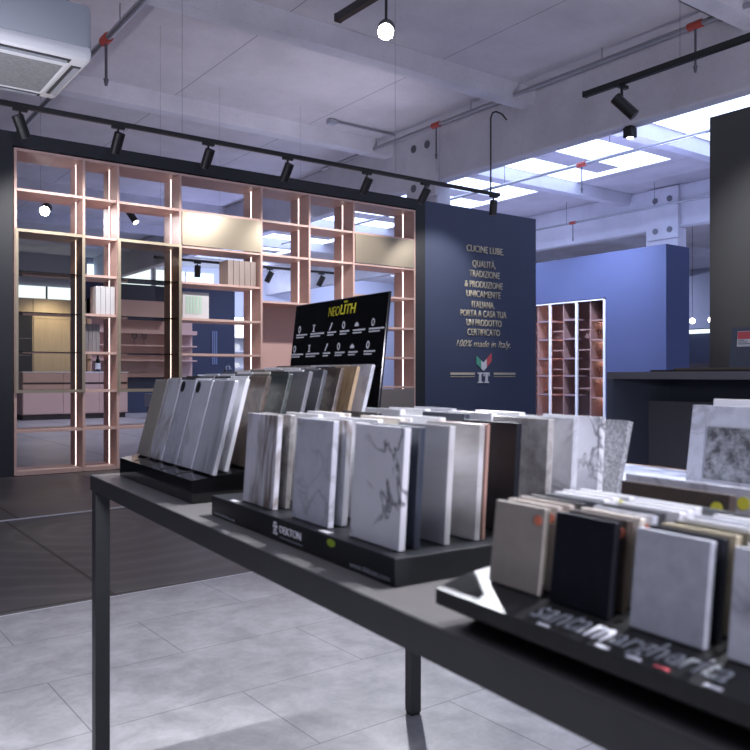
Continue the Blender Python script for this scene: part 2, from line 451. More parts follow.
# things standing in the bookcase
def books(name, label, x, y, z, n, w, h, d, mat, group):
    """a row of slim volumes, every volume its own thing"""
    for k in range(n):
        o = MB().box(0, w * .93, 0, d, 0, h, None, .0015)
        o = o.build(name, mat); o.location = (x + k * w, y, z)
        tag(o, label, 'book', group)
M_bkw = plain('white_book_cover', (.58, .58, .60), .5)
M_bkg = plain('grey_book_cover', (.22, .21, .23), .5)
M_bkb = wood_mat('brown_grey_book_cover', (.30, .24, .22), (.38, .32, .29))
books('book', 'white book of the row standing in the narrow bay above the grey books', 2.208, Y0 + .03, Z[4] + .0115, 4, .043, .25, .17, M_bkw, 'white books in the narrow bay')
books('book', 'dark grey book of the row standing below the white books in the narrow bay', 2.13, Y0 + .10, Z[3] + .0115, 4, .034, .25, .17, M_bkg, 'grey books in the narrow bay')
books('book', 'brown grey book of the row on the shelf under the wide champagne flap', 3.50, Y0 + .05, Z[5] + .0115, 5, .062, .25, .2, M_bkb, 'brown books under the champagne flap')
fr = thing('picture_box', 'white boxed frame with pale green stripes on the shelf left of the navy wall', 'box', Matrix.Translation((3.05, Y0 + .10, Z[4] + .0115)))
MB().box(0, .27, 0, .06, 0, .26, None, .003).build('case', M_bkw, fr)
m = MB()
for k in range(5): m.box(.03 + k * .034, .055 + k * .034, -.004, 0, .05, .22)
m.build('striped_insert', plain('pale_green', (.42, .58, .48), .5), fr)

# ------------------------------------------------------------------ lettering on the navy wall
let = thing('wall_lettering', 'gold and white Italian lettering with a small flag emblem on the navy wall', 'lettering', Matrix.Translation((0, Y0, 0)))
LN = [('CUCINE LUBE.', 6.628, 7.258, 2.395), ('QUALIT\u00c0,', 6.727, 7.118, 2.212), ('TRADIZIONE', 6.677, 7.188, 2.092), ('& PRODUZIONE', 6.600, 7.240, 1.962),
      ('UNICAMENTE', 6.628, 7.205, 1.845), ('ITALIANA.', 6.719, 7.100, 1.714), ('PORTA A CASA TUA', 6.530, 7.311, 1.604), ('UN PRODOTTO', 6.628, 7.223, 1.492), ('CERTIFICATO', 6.644, 7.197, 1.376)]
for s, a, b, z in LN:
    hh = .043 if '\u00c0' not in s else .055
    text_mesh('text_line', s, a, b, z - .043 - (.012 if ',' in s else 0), z - .043 + 2 * hh - .004, M_gold, let, .012, 0, .003, y=-.001)
text_mesh('script_line', '100% made in Italy.', 6.465, 7.383, 1.165, 1.275, M_gold, let, .008, .35, -.004, y=-.001)
def chev(x0, x1, zt0, zt1, dz):
    m = MB(); m.prism([(x0, zt0 - dz), (x1, zt1 - dz), (x1, zt1), (x0, zt0)], 'y', -.012, -.001); return m
chev(6.794, 6.872, 1.085, 1.03, .10).build('emblem', M_green, let)
m = chev(6.872, 6.915, 1.03, 1.0, .10); m.prism([(6.915, .90), (6.965, .945), (6.965, 1.045), (6.915, 1.0)], 'y', -.012, -.001); m.build('emblem', M_letw, let)
m = MB(); m.prism([(6.965, .945), (7.049, 1.02), (7.049, 1.12), (6.965, 1.045)], 'y', -.012, -.001); m.build('emblem', M_flred, let)
for a, b in ((6.369, 6.765), (7.093, 7.473)):
    MB().box(a, b, -.01, -.001, .852, .880).build('bar', M_gold, let)
    MB().box(a, b, -.01, -.001, .826, .834).build('bar', M_gold, let)
m = MB()
for x0, x1 in ((6.815, 6.895), (6.912, 7.014)):     # IT in slab serifs
    xm = (x0 + x1) / 2
    m.box(x0, x1, -.014, -.001, .864, .882); m.box(xm - .018, xm + .018, -.014, -.001, .768, .864)
    m.box(xm - .04, xm + .04, -.014, -.001, .752, .768)
m.box(6.912, 6.925, -.014, -.001, .835, .864); m.box(7.001, 7.014, -.014, -.001, .835, .864)
m.build('country_code', M_letw, let)

# ------------------------------------------------------------------ niche shelving in the blue wall
nb = thing('niche_shelving', 'pink lit wardrobe shelving with white frames in the slate blue wall', 'shelving', Matrix.Translation((BX, 8.42, .2)))
NY = [0, .58, 1.17, 1.77, 2.36]
m = MB()
for y in NY: m.box(-.015, .015, y - .022, y + .022, -.165, 1.90)
m.box(-.014, .014, 0, 2.36, 1.895, 1.915)
m.build('frame', M_white, nb)
M_nich = plain('pink_brown_niche', (.34, .21, .19), .5)
MB().box(.40, .44, -.015, 2.374, -.165, 1.925).build('back_panel', M_nich, nb)
for y in NY[:-1]:
    MB().box(.02, .40, y + .30, y + .318, -.165, 1.9).build('divider', M_nich, nb)
MB().box(.02, .40, -.015, 0.0, -.165, 1.9).build('side_panel', M_nich, nb)
for bi in range(4):
    for z in (.265, .6, .9, 1.24, 1.57):
        if bi == 0:
            MB().box(.03, .40, NY[bi] + .002, NY[bi] + .298, z - .01, z + .01).build('shelf', M_nich, nb)
            MB().box(.385, .397, NY[bi] + .02, NY[bi] + .29, z - .02, z - .0105).build('led_strip', M_led_pink, nb)
        else:
            MB().box(.03, .40, NY[bi] + .03, NY[bi] + .298, z + .02, z + .05).build('shelf', plain('mauve_shelf', (.28, .19, .21), .5), nb)
    if bi: MB().box(.37, .385, NY[bi] + .32, NY[bi] + .335, .03, 1.88).build('led_strip', M_led_pink, nb)
    for z in (.42, .75, 1.08, 1.42):
        MB().box(.03, .40, NY[bi] + .32, NY[bi] + .56, z - .01, z + .01).build('shelf', M_nich, nb)
def wine_glass(x, y, z, s=1.0, label='', group=None, mat=None):
    o = MB().lathe([(.032 * s, 0), (.03 * s, .004), (.005 * s, .01), (.005 * s, .08 * s), (.03 * s, .10 * s), (.038 * s, .15 * s), (.033 * s, .2 * s)], 14).build('wine_glass', mat or M_clear, smooth=True)
    o.location = (x, y, z); return tag(o, label, 'glass', group)
for zi, z in enumerate((.6, .9, 1.24)):
    for q in range(3):
        wine_glass(BX + .16 + .07 * (q % 2), 8.50 + q * .075, .2 + z + .0105, .8, 'stemmed glass on the %s lit shelf of the niche in the blue wall' % ('lower', 'middle', 'upper')[zi], 'stemmed glasses in the blue wall niche, %s shelf' % ('lower', 'middle', 'upper')[zi])

# ------------------------------------------------------------------ kitchen beyond the bookcase
isl = thing('kitchen_island', 'pink kitchen island with pale worktop seen through the left of the bookcase', 'kitchen island', Matrix.Translation((3.53, 15.9, 0)))
MB().box(0, 1.98, 0, .95, .1, .895, None, .004).build('body', M_pinkflat, isl)
MB().box(.02, 1.95, .05, .9, 0, .1).build('plinth', plain('plinth_dark', (.06, .05, .05), .5), isl)
MB().box(-.01, 1.99, -.02, .97, .895, .915).build('worktop', M_letw, isl)
for a, b in ((.01, .72), (.735, 1.40), (1.415, 1.97)):
    MB().box(a, b, -.016, -.001, .71, .885).build('drawer', M_pinkflat, isl)
    MB().box(a, b, -.016, -.001, .115, .67).build('door', M_pinkflat, isl)
M_gr = plain('groove_dark', (.05, .03, .03), .5)
MB().box(.01, 1.97, -.004, -.0005, .672, .708).build('grip_groove', M_gr, isl)
bt = thing('bottle', 'dark bottle with a pale label standing on the pink kitchen island', 'bottle', Matrix.Translation((4.98, 16.1, .9155)))
MB().lathe([(.045, 0), (.05, .01), (.05, .2), (.02, .27), (.018, .34)], 14).build('body', M_blackg, bt, smooth=True)
MB().lathe([(.0515, .05), (.0515, .17)], 14).build('paper_label', M_bkw, bt, smooth=True)

tall = thing('tall_kitchen_units', 'tall wood-fronted kitchen units with a glass cabinet, behind the pink island', 'kitchen units', Matrix.Translation((3.6, 17.6, 0)))
M_oak = wood_mat('honey_oak', (.48, .40, .27), (.56, .47, .33), (12, 12, .8))
MB().box(0, 1.6, .02, .62, 0, 2.45).build('carcass', M_oak, tall)
for k, (a, b) in enumerate(((.53, 1.26), (1.27, 1.59))): MB().box(a, b, -.004, .018, .1, 2.02).build('door', M_oak, tall)
MB().box(.52, 1.59, -.004, .018, 2.03, 2.44).build('upper_door', M_oak, tall)
gd = MB().box(.0, .5, -.004, .018, .1, 2.12).build('glass_cabinet_door', plain('smoked_black_glass', (.03, .032, .036), .12), tall)
m = MB()
for z in (.9, 1.25, 1.6): m.box(.03, .47, -.008, -.0045, z, z + .015)
m.build('shelf_edge', M_dksteel, gd)

pk = thing('pink_wall_shelves', 'pink shelf niche on the navy wall behind the pink island', 'shelving', Matrix.Translation((5.22, 17.35, 0)))
MB().box(0, 2.42, .28, .30, .8, 2.5).build('back_panel', M_pinkflat, pk)
MB().box(0, 1.75, .0, .28, 2.14, 2.5).build('top_panel', M_pinkflat, pk)
for a, z, t in ((0, 1.86, .09), (0, 1.52, .03), (0, 1.19, .03)):
    MB().box(a, 2.42, 0, .28, z - t, z).build('shelf', M_pinkflat, pk)
MB().box(0, .02, 0, .28, .8, 2.5).build('side_panel', M_pinkflat, pk)
struct(box('wall_navy', M_bluedk, 5.21, 8.75, 17.66, 17.8, 0, 2.88))
vent = MB()
for k in range(3): vent.box(.05 * k, .05 * k + .03, -.01, 0, 0, .8)
v = vent.build('wall_panel_slot', plain('pale_slot', (.16, .2, .34), .5)); v.location = (8.15, 17.65, 1.1)
tag(v, 'small pale striped panel on the navy wall behind the bookcase', 'panel')
for q, x in enumerate((6.2, 6.42)):
    wine_glass(x, 17.45, 1.5205, 1.5, 'pale glass goblet on the pink shelf behind the island', 'goblets on the pink shelf')
is2 = thing('kitchen_counter', 'pink counter with pale worktop and chairs before the navy wall', 'kitchen counter', Matrix.Translation((6.2, 13.2, 0)))
MB().box(0, 2.6, 0, .8, .1, .83).build('body', M_pinkflat, is2)
MB().box(-.02, 2.62, -.02, .82, .83, .86).build('worktop', M_letw, is2)
MB().box(.03, 2.57, .05, .75, 0, .1).build('plinth', M_gr, is2)
dec = MB().lathe([(.05, 0), (.075, .02), (.08, .09), (.03, .15), (.02, .2), (.03, .23)], 16).build('decanter', M_clear, smooth=True)
dec.location = (6.50, 13.4, .8605); tag(dec, 'clear glass decanter on the counter before the navy wall', 'decanter')
bn = thing('dark_bench', 'low dark bench seat on thin legs right of the pink island', 'bench', Matrix.Translation((5.78, 15.2, 0)))
MB().box(0, 1.3, 0, .5, .22, .48, None, .01).build('seat', M_greyc, bn)
for a in (.05, 1.2):
    for b in (.04, .43): MB().box(a, a + .03, b, b + .03, 0, .22).build('leg', M_blackm, bn)
# bright shop shelving further back
ss = thing('lit_shop_shelves', 'brightly lit white shop shelves far behind the navy wall', 'shelving', Matrix.Translation((11.2, 24.0, 0)))
MB().box(0, 2.4, .4, .44, 0, 2.75).build('back_panel', M_white, ss)
for z in (.5, 1.1, 1.65, 2.1): MB().box(0, 2.4, 0, .4, z - .03, z).build('shelf', M_white, ss)
for a in (0, 2.36): MB().box(a, a + .04, 0, .4, 0, 2.75).build('side_panel', M_white, ss)
MB().box(.05, 2.35, .05, .12, 2.66, 2.74).build('light_strip', emit('shop_strip', (1, .95, .85), 12), ss)
for k in range(9):
    o = MB().box(0, .12 + .05 * (k % 3), 0, .15, 0, .16 + .06 * (k % 2), None, .01).build('package', plain('pack_%d' % (k % 3), ((.5, .42, .2), (.75, .72, .6), (.4, .5, .42))[k % 3], .6))
    o.location = (11.35 + (k % 3) * .6, 24.1, (.5005, 1.1005, 1.6505)[k // 3])
    tag(o, 'small package on the brightly lit shop shelves far behind', 'package', 'packages on the lit shop shelves')
cb = thing('far_counter', 'low brown counter with a blue back panel in the gap right of the blue wall', 'counter', Matrix.Translation((18.3, 9.6, 0)))
MB().box(0, .6, 0, 3.4, 0, 1.15).build('body', plain('dark_brown_counter', (.05, .038, .045), .5), cb)
MB().box(.5, .6, 0, 3.4, 1.15, 1.85).build('back_panel', M_bluedk, cb)
MB().box(.42, .62, 0, 3.4, 1.92, 2.01).build('light_strip', emit('counter_strip', (.75, .88, 1), 1.2), cb)
MB().box(.62, .66, 0, 3.4, 1.15, 2.05).build('support', M_bluedk, cb)
for k in range(4):
    o = thing('pendant_lamp', 'small glowing pendant lamp over the far brown counter', 'lamp', Matrix.Translation((18.2, 9.9 + .5 * k, 2.2)), 'pendant lamps over the far counter')
    bm = MB(); bmesh.ops.create_uvsphere(bm.bm, u_segments=12, v_segments=8, radius=.07, matrix=Matrix.Translation((0, 0, .0))); bm.build('globe', M_lens2, o, smooth=True)
    MB().cyl((0, 0, .06), (0, 0, 2.95), .006, n=6).build('cord', M_blackm, o)

# ------------------------------------------------------------------ right: reception counter
ct = thing('reception_counter', 'dark graphite open-fronted counter in front of the tall graphite wall', 'counter', Matrix.Translation((3.97, 3.05, 0)))
MB().box(0, .62, -2.4, .0, .826, .868, None, .002).build('counter_top', M_greyc2, ct)
MB().box(0, .62, -.042, .0, 0, .826).build('side_panel', M_greyc, ct)
MB().box(.60, .62, -2.4, -.042, 0, .826).build('back_panel', M_greyc, ct)
MB().box(.355, .375, -2.4, -.042, 0, .69).build('modesty_panel', M_greyc2, ct)
for k, (a, b, c, d, m) in enumerate(((.10, .42, -1.10, -.23, 'dark_brown_sheet'), (.12, .36, -1.30, -.37, 'taupe_sheet'))):
    o = MB().box(a, b, c, d, 0, .011).build('sample_sheet', plain(m, (.055, .045, .04) if k == 0 else (.17, .145, .125), .5))
    o.location = (3.97, 3.05, .8685 + k * .0115)
    tag(o, ('dark brown thin sheet lying on the graphite counter, lower of two', 'taupe thin sheet lying on the graphite counter, upper of two')[k], 'sheet')
st = thing('price_stand', 'dark display stand with red and white card on the graphite counter', 'sign', Matrix.Translation((4.36, 2.50, .8915)) @ Matrix.Rotation(R(-90 + 8), 4, 'Z'))
MB().box(0, .34, 0, .012, 0, .235, Matrix.Rotation(R(-10), 4, 'X')).build('board', M_greyc, st)
cdm = Matrix.Rotation(R(-10), 4, 'X')
MB().box(.036, .136, -.003, -.0005, .122, .212, cdm).build('card', M_letw, st)
MB().box(.038, .134, -.005, -.0032, .166, .209, cdm).build('red_band', M_flred, st)
m = MB()
for k in range(3): m.box(.044, .115 - .02 * k, -.005, -.0032, .136 + .01 * k, .140 + .01 * k, cdm)
m.build('print', M_letg, st)
MB().box(.10, .24, .02, .10, 0, .006).build('foot', M_greyc, st)

# ------------------------------------------------------------------ sample table
TH = math.atan2(512, 800)
zt = .646
d0 = (HC - zt) * FPX / 100; l0 = (92 - 375) / FPX * d0
def w2(l, d): return (l * math.cos(A) + d * math.sin(A), -l * math.sin(A) + d * math.cos(A))
Lw = w2(math.sin(TH), -math.cos(TH))
ph = math.atan2(Lw[1], Lw[0])
cx, cy = w2(l0, d0)
TM = Matrix.Translation((cx, cy, 0)) @ Matrix.Rotation(ph, 4, 'Z')       # table frame: x along the front edge towards the camera, y across
tb = thing('display_table', 'long dark grey metal table carrying the stone sample racks', 'table', TM)
TW, TL = .812, 2.6
MB().box(-.006, TL, -.001, TW, zt - .031, zt, None, .0012).build('tabletop', M_tabtop, tb)
MB().box(-.006, TL, -.0022, -.0011, zt - .0305, zt - .0008).build('edge_rail', M_table, tb)
for a in (-.005, TL - .030):
    for b in (0.001, TW - .056):
        if b > .1: a = .030 if a < 1 else a - .035
        l = MB().box(a, a + .029, b, b + .029, .006, zt - .0312, None, .001).build('leg', M_table, tb)
        MB().box(a + .002, a + .027, b + .002, b + .027, 0, .006).build('foot', M_blackm, l)

ORD = ['first', 'second', 'third', 'fourth', 'fifth', 'sixth', 'seventh', 'eighth', 'ninth', 'tenth']
ORDF = ['frontmost'] + [o + ' from front' for o in ORD[1:]]
def slab_obj(a, b, z, w, h, t, lean, mat, label, group, bev=.0008):
    o = MB().box(0, w, 0, t, 0, h, None, bev).build('stone_sample', mat)
    o.matrix_world = TM @ Matrix.Translation((a, b, z)) @ Matrix.Rotation(-lean, 4, 'X')
    return tag(o, label, 'stone sample', group)
def sticker(o, x, z, r, mat, label, t=.0006):
    MB().cyl((x, -.0003, z), (x, -.0003 - t, z), r, n=20).build('sticker', mat, o)['label'] = label

S = {
 'white': stone('white_stone', (.74, .74, .76), None, mott=.04),
 'white marble': stone('white_marble', (.66, .66, .70), (.10, .10, .12), 14, .022, .05, 20),
 'grey veined white': stone('grey_veined_white', (.60, .61, .66), (.30, .30, .34), 14, .05, .10),
 'brown veined white': stone('brown_veined_white', (.60, .60, .65), (.16, .115, .085), 10, .05, .10, 24, stretch=(1.6, 1, .5)),
 'pale grey': stone('pale_grey_stone', (.50, .51, .57), (.33, .33, .37), 18, .03, .08, 50),
 'light grey': stone('light_grey_stone', (.42, .43, .48), None, mott=.12, ms=90, rough=.5),
 'greige': stone('greige_stone', (.30, .27, .235), None, mott=.08, ms=60, rough=.55),
 'beige': stone('beige_stone', (.42, .36, .32), None, mott=.06, ms=60, rough=.5),
 'cream': stone('cream_stone', (.66, .60, .52), None, mott=.05, rough=.5),
 'khaki': stone('khaki_stone', (.44, .38, .26), None, mott=.08, rough=.5),
 'dark navy': stone('dark_navy_stone', (.035, .042, .062), None, mott=.15, rough=.4),
 'black': stone('black_stone', (.010, .011, .016), None, mott=.2, ms=60, rough=.45, spec=.2),
 'charcoal': stone('charcoal_stone', (.035, .034, .037), None, mott=.2, rough=.35),
 'dark brown': stone('dark_brown_stone', (.07, .052, .042), None, mott=.25, rough=.4),
 'rust brown': stone('rust_brown_stone', (.13, .098, .078), (.05, .04, .035), 20, .06, .3, 40),
 'dark green': stone('dark_green_stone', (.05, .062, .058), (.12, .13, .12), 16, .03, .3),
 'mid grey': stone('mid_grey_stone', (.20, .195, .21), None, mott=.12),
 'slate grey': stone('slate_grey_stone', (.085, .09, .10), None, mott=.15),
 'oak wood': stone('oak_wood_stone', (.46, .33, .20), (.33, .22, .12), 10, .05, .10, 20, .45, (6, 1, .6)),
 'streaked grey': stone('streaked_grey_stone', (.50, .51, .56), (.30, .29, .31), 9, .07, .10, 20, .4, (8, 1, .5)),
 'copper': stone('copper_stone', (.40, .235, .19), None, mott=.05, rough=.4),
 'olive': stone('olive_stone', (.12, .11, .085), None, mott=.1, rough=.5),
 'mottled grey': speckle('mottled_grey_stone', (.50, .48, .47), (.20, .185, .175), 30, .36, .64),
 'speckled grey': speckle('speckled_grey_stone', (.42, .43, .46), (.16, .16, .17), 320, .40, .62),
 'silver grey': stone('silver_grey_stone', (.55, .54, .55), (.36, .34, .33), 5, .1, .05, 12, .15, (.4, 1, 2)),
}

# ---- rack with the sign board
rk = thing('sample_rack', 'tall gloss black sample rack with a lettered black back board, far end of the table', 'display rack', TM)
def nz(b): return .683 + .105 * (b - .044)
MB().prism([(.044, zt + .0005), (.455, zt + .0005), (.455, nz(.455)), (.044, nz(.044))], 'x', .045, .466).build('base', M_blackg, rk)
m = MB()
for i in range(1, 5): m.prism([(.05, nz(.05)), (.385, nz(.385)), (.385, nz(.385) + .0012), (.05, nz(.05) + .0012)], 'x', .0466 + .0812 * i - .0012, .0466 + .0812 * i + .0012)
m.build('divider', M_blackm, rk)
SB0 = Vector((.075, .394, nz(.394) + .0005)); lean_b = math.atan2(.03, .26)
SBM = Matrix.Translation(SB0) @ Matrix.Rotation(-lean_b, 4, 'X')
SBH = (1.006 - SB0.z) / math.cos(lean_b)
sb = MB().box(0, .378, 0, .006, 0, SBH, None, .0015).build('sign_board', M_blackg, rk, SBM)
sb['label'] = 'black back board with yellow and white print'
SIGN = dict(NEO=(0, 0))
def sgn(u, v):
    """board coordinates (x along the board, z up it) of a sight line through the photograph's frame"""
    cth, sth = math.cos(TH), math.sin(TH)
    bb = .414
    l1 = (u - 375) / FPX
    t = (bb + l0 * cth + d0 * sth) / (l1 * cth + sth)
    return ((l1 * t - l0) * sth - (t - d0) * cth - SB0.x, (HC + (375 - v) / FPX * t - SB0.z) / math.cos(lean_b))
p0 = sgn(324.7, 316.0); p1 = sgn(352, 313.5)
LX0, LX1, LZ = p0[0], p1[0], (p0[1] + p1[1]) / 2
mid = LX0 + (LX1 - LX0) * .43
text_mesh('brand_lettering', 'NEO', LX0, mid - .003, LZ, LZ + .019, M_yel, sb, .0004, .12, -.022, y=-.0003)
text_mesh('brand_lettering', 'LITH', mid, LX1 - .002, LZ + .001, LZ + .021, M_yel, sb, .0004, .12, .014, y=-.0003)
MB().box(mid + .013, mid + .026, -.0007, -.0003, LZ + .025, LZ + .028).build('brand_lettering', M_yel, sb)
rows = [[(294.7, 336, 305), (308.6, 335, 322), (325.5, 334, 334), (338, 333, 347), (351, 332.5, 363), (367, 332, 382)],
        [(291.7, 355, 303), (306, 354.5, 319), (323, 354, 330), (335, 354, 344.5), (348.5, 353.5, 357.5), (364, 353, 375)]]
for ri, row in enumerate(rows):
    for ci, (u0, v, u1) in enumerate(row):
        x0, z0 = sgn(u0, v); x1, _ = sgn(u1, v)
        if ri == 0: z0 = sgn(340, 332.5)[1]
        else: z0 = sgn(335, 354)[1]
        w = x1 - x0
        cap = MB()
        cap.box(x0, x1, -.0007, -.0003, z0 + .001, z0 + .004)
        cap.box(x0, x0 + w * .72, -.0007, -.0003, z0 - .004, z0 - .0015)
        cap.build('caption', M_letw, sb)
        ic = MB(); xc = x0 + min(w * .4, .012); zc = z0 + .015
        q = (ri * 6 + ci) % 6
        if q in (0, 3, 5):
            n = 16; ro, rin = .0075, .005
            for k in range(n):
                a0, a1 = 2 * PI * k / n, 2 * PI * (k + 1) / n
                ic.prism([(xc + rin * .7 * math.cos(a0), zc + rin * math.sin(a0)), (xc + ro * .7 * math.cos(a0), zc + ro * math.sin(a0)), (xc + ro * .7 * math.cos(a1), zc + ro * math.sin(a1)), (xc + rin * .7 * math.cos(a1), zc + rin * math.sin(a1))], 'y', -.0007, -.0003)
            if q == 0: ic.box(xc - .001, xc + .001, -.0007, -.0003, zc - .010, zc - .005)
        elif q == 1:
            ic.box(xc - .005, xc + .005, -.0007, -.0003, zc + .005, zc + .0072); ic.box(xc - .005, xc + .005, -.0007, -.0003, zc - .008, zc - .006); ic.box(xc - .0015, xc + .0015, -.0007, -.0003, zc - .006, zc + .005)
        elif q == 2:
            ic.prism([(xc - .006, zc - .008), (xc - .003, zc - .008), (xc + .006, zc + .007), (xc + .002, zc + .008)], 'y', -.0007, -.0003)
        else:
            ic.prism([(xc - .007, zc - .005), (xc + .007, zc - .005), (xc + .007, zc - .001), (xc, zc + .004), (xc - .007, zc - .001)], 'y', -.0007, -.0003)
        ic.build('icon', M_letw, sb)

NCOL = ['leftmost', 'second', 'middle', 'fourth', 'rightmost']
nk = {0: ['greige', 'streaked grey', 'charcoal', 'white', 'slate grey', 'cream', 'beige', 'white', 'dark brown'],
      1: ['brown veined white', 'charcoal', 'mid grey', 'white', 'white', 'charcoal', 'white', 'cream', 'mid grey'],
      2: ['pale grey', 'white', 'charcoal', 'mid grey', 'cream', 'olive', 'white', 'beige', 'white'],
      3: ['grey veined white', 'light grey', 'white', 'olive', 'charcoal', 'white', 'mid grey', 'charcoal', 'cream'],
      4: ['streaked grey', 'white', 'rust brown', 'dark green', 'mid grey', 'slate grey', 'rust brown', 'oak wood', 'grey veined white']}
NB = [.077, .104, .143, .184, .223, .252, .287, .320, .352]
for i in range(5):
    for k in range(9):
        b = NB[k]
        w = .0765 + (.017 if k == 0 and i == 4 else 0)
        o = slab_obj(  .049 + .0812 * i, b, nz(b) + .0032, w, .1565, .0075, R(14.5), S[nk[i][k]],
                 '%s stone sample, %s in %s column of the gloss black rack' % (nk[i][k], ORDF[k], NCOL[i]), 'samples in the gloss black rack')
        if k == 0 and i in (2, 3): sticker(o, .016, .143, .0105, M_blackm, 'round black sticker')
        if k in (2, 5) and i in (4,):
            pass

# ---- long low box with three columns
dk = thing('sample_box', 'long matt black sample box with white brand print, middle of the table', 'display box', TM)
DZ = .6745
MB().box(.573, 1.052, .035, .425, zt + .0005, DZ, None, .0015).build('body', M_blackbox, dk)
mm = MB()
text_mesh('brand_lettering', 'DEKTON', .8015, .857, .6575, .6665, M_letw, dk, .0004, 0, .0, M=None, y=.0347)
lg = MB()
for k in range(4): lg.box(.7825 + .002 * (k % 2), .7915 + .003 * (1 - k % 2), .0343, .0347, .6535 + .0042 * k, .6565 + .0042 * k)
lg.build('logo', M_letw, dk)
MB().box(.8015, .861, .0343, .0347, .6515, .6530).build('print_line', M_letg, dk)
text_mesh('web_address', 'www.dekton.com', .968, 1.043, .6500, .6560, M_letg, dk, .0003, 0, 0, y=.0347)
text_mesh('web_address', 'www.dekton.com', .587, .660, .6490, .6540, M_letg, dk, .0003, 0, 0, y=.0347)
MB().lathe([(.0085, 0), (.0085, .0004)], 18, Matrix.Translation((.928, .0347, .6675)) @ Matrix.Rotation(PI / 2, 4, 'X') @ Matrix.Scale(.5, 4, (0, 1, 0))).build('sticker', M_lime, dk)['label'] = 'lime green oval sticker'
for a in (.632, .893): MB().box(a, a + .02, .038, .046, DZ, DZ + .0005).build('tag', M_bkw, dk)
DB = [.052, .070, .108, .148, .1585, .201, .248, .288, .332]
DC = {0: ['brown veined white', 'mottled grey', 'white', 'white', 'cream', 'charcoal', 'white', 'white', 'light grey'],
      1: ['pale grey', 'brown veined white', 'white', 'cream', 'white', 'white', 'dark navy', 'white', 'white'],
      2: ['white marble', 'dark navy', 'silver grey', 'silver grey', 'copper', 'black', 'mottled grey', 'grey veined white', 'white marble']}
DA = [.648, .798, .938]
for i in range(3):
    for k in range(9):
        w = (.096, .092, .095)[i]
        o = slab_obj(DA[i] + (.006 * ((k * 7 + i * 3) % 3 - 1) if k and i < 2 else 0), DB[k], DZ + .0008, w, .1225 + (.003 if k > 5 else 0), (.0075 if k < 6 else .0095) if k != 4 else .004, R(3.8), S[DC[i][k]],
                 '%s stone sample, %s in %s column of the matt black box' % (DC[i][k], ORDF[k], ('left', 'middle', 'right')[i]), 'samples in the matt black box')
slab_obj(.968, .362, DZ + .0008, .062, .123, .009, R(15), S['speckled grey'], 'speckled grey stone sample leaning back at the rear of the matt black box', 'samples in the matt black box')

# ---- low tray nearest the camera
SZ = .680
tr = thing('sample_tray', 'low black sample tray with large grey italic lettering, near end of the table', 'display tray', TM)
MB().prism([(-.006, .6788), (-.006, .6668), (.034, zt + .0005), (.30, zt + .0005), (.30, .689), (.05, .689), (.0250, .6862)], 'x', 1.171, 1.56).build('body', M_tray, tr)
TA0, TAL = 1.268, .152
TILT = math.atan2(.0074, .031)
TRM = Matrix.Translation((0, -.006, .6790)) @ Matrix.Rotation(-PI / 2 + TILT, 4, 'X')     # the tray's sloping front strip
def strip_text(name, t, a0, a1, c0, c1, mat, shear=.25, bold=.0):
    return text_mesh(name, t, a0, a1, c0, c1, mat, tr, .0004, shear, bold, TRM)
strip_text('brand_lettering', 'santa', TA0, TA0 + .32 * TAL, .0075, .0275, M_letg, .2, .015)
strip_text('brand_lettering', 'm', TA0 + .33 * TAL, TA0 + .45 * TAL, .0075, .0235, M_letw, .2, .03)  # white m paints a highlight into the grey lettering
strip_text('brand_lettering', 'argherita', TA0 + .46 * TAL, TA0 + TAL, .0028, .0285, M_letg, .2, .015)
MB().box(TA0 + .73 * TAL, TA0 + .80 * TAL, -.0004, 0, .0022, .0042).build('print_line', M_flred, tr, TRM)
for a in (.10, .44, .60, .95): MB().box(TA0 + a * TAL, TA0 + (a + .07) * TAL, -.0004, 0, .0015, .0042).build('print_line', M_letw, tr, TRM)
SZ = .689
def trz(b): return min(.6862 + .112 * (b - .025), .689) + .0010
SCOL = ['left', 'second', 'third', 'right']
SK = {0: ['greige', 'beige', 'beige', 'charcoal', 'slate grey', 'white', 'white', 'white'],
      1: ['black', 'dark brown', 'cream', 'pale grey', 'charcoal', 'white', 'white', 'white'],
      2: ['light grey', 'black', 'khaki', 'olive', 'white', 'pale grey', 'white', 'charcoal'],
      3: ['grey veined white', 'white', 'white', 'charcoal', 'white', 'white', 'beige', 'white']}
for i in range(4):
    for k in range(8):
        b = .0245 + .0128 * k
        a = 1.202 + .0668 * i + (-.002, -.003, .002, .005)[i] + (.003 * ((k * 5 + i) % 3 - 1) if k > 3 else 0)
        hh = .7513 + .0003 * k - trz(b)
        o = slab_obj(a, b, trz(b), .0548, hh, .0058 if k < 5 else .0080, R(7), S[SK[i][k]],
                 '%s stone sample, %s in %s column of the low tray' % (SK[i][k], ORDF[k], SCOL[i]), 'samples in the low tray')
        if k in (1, 3) and i in (0, 1) or (i == 0 and k == 0): sticker(o, .0488, hh - .0095, .0038, M_odot, 'round orange sticker')
        if i == 0 and k == 7: sticker(o, .046, hh - .008, .0045, M_ydot, 'round yellow sticker')
for (a, b, w, h, mt, st_, lab) in ((1.214, .130, .116, .0610, 'slate grey', None, 'wide slate grey stone sample standing behind the left columns of the low tray'),
                              (1.186, .190, .110, .0635, 'dark brown', .099, 'wide dark brown stone sample with a yellow dot at the back of the low tray'),
                              (1.172, .212, .140, .0670, 'pale grey', .1225, 'wide pale stone sample with a yellow dot behind the dark brown one')):
    o = slab_obj(a, b, SZ + .0008, w, h, .009, R(6), S[mt], lab, 'samples in the low tray')
    if st_: sticker(o, st_, h - .0125, .0055, M_ydot, 'round yellow sticker')

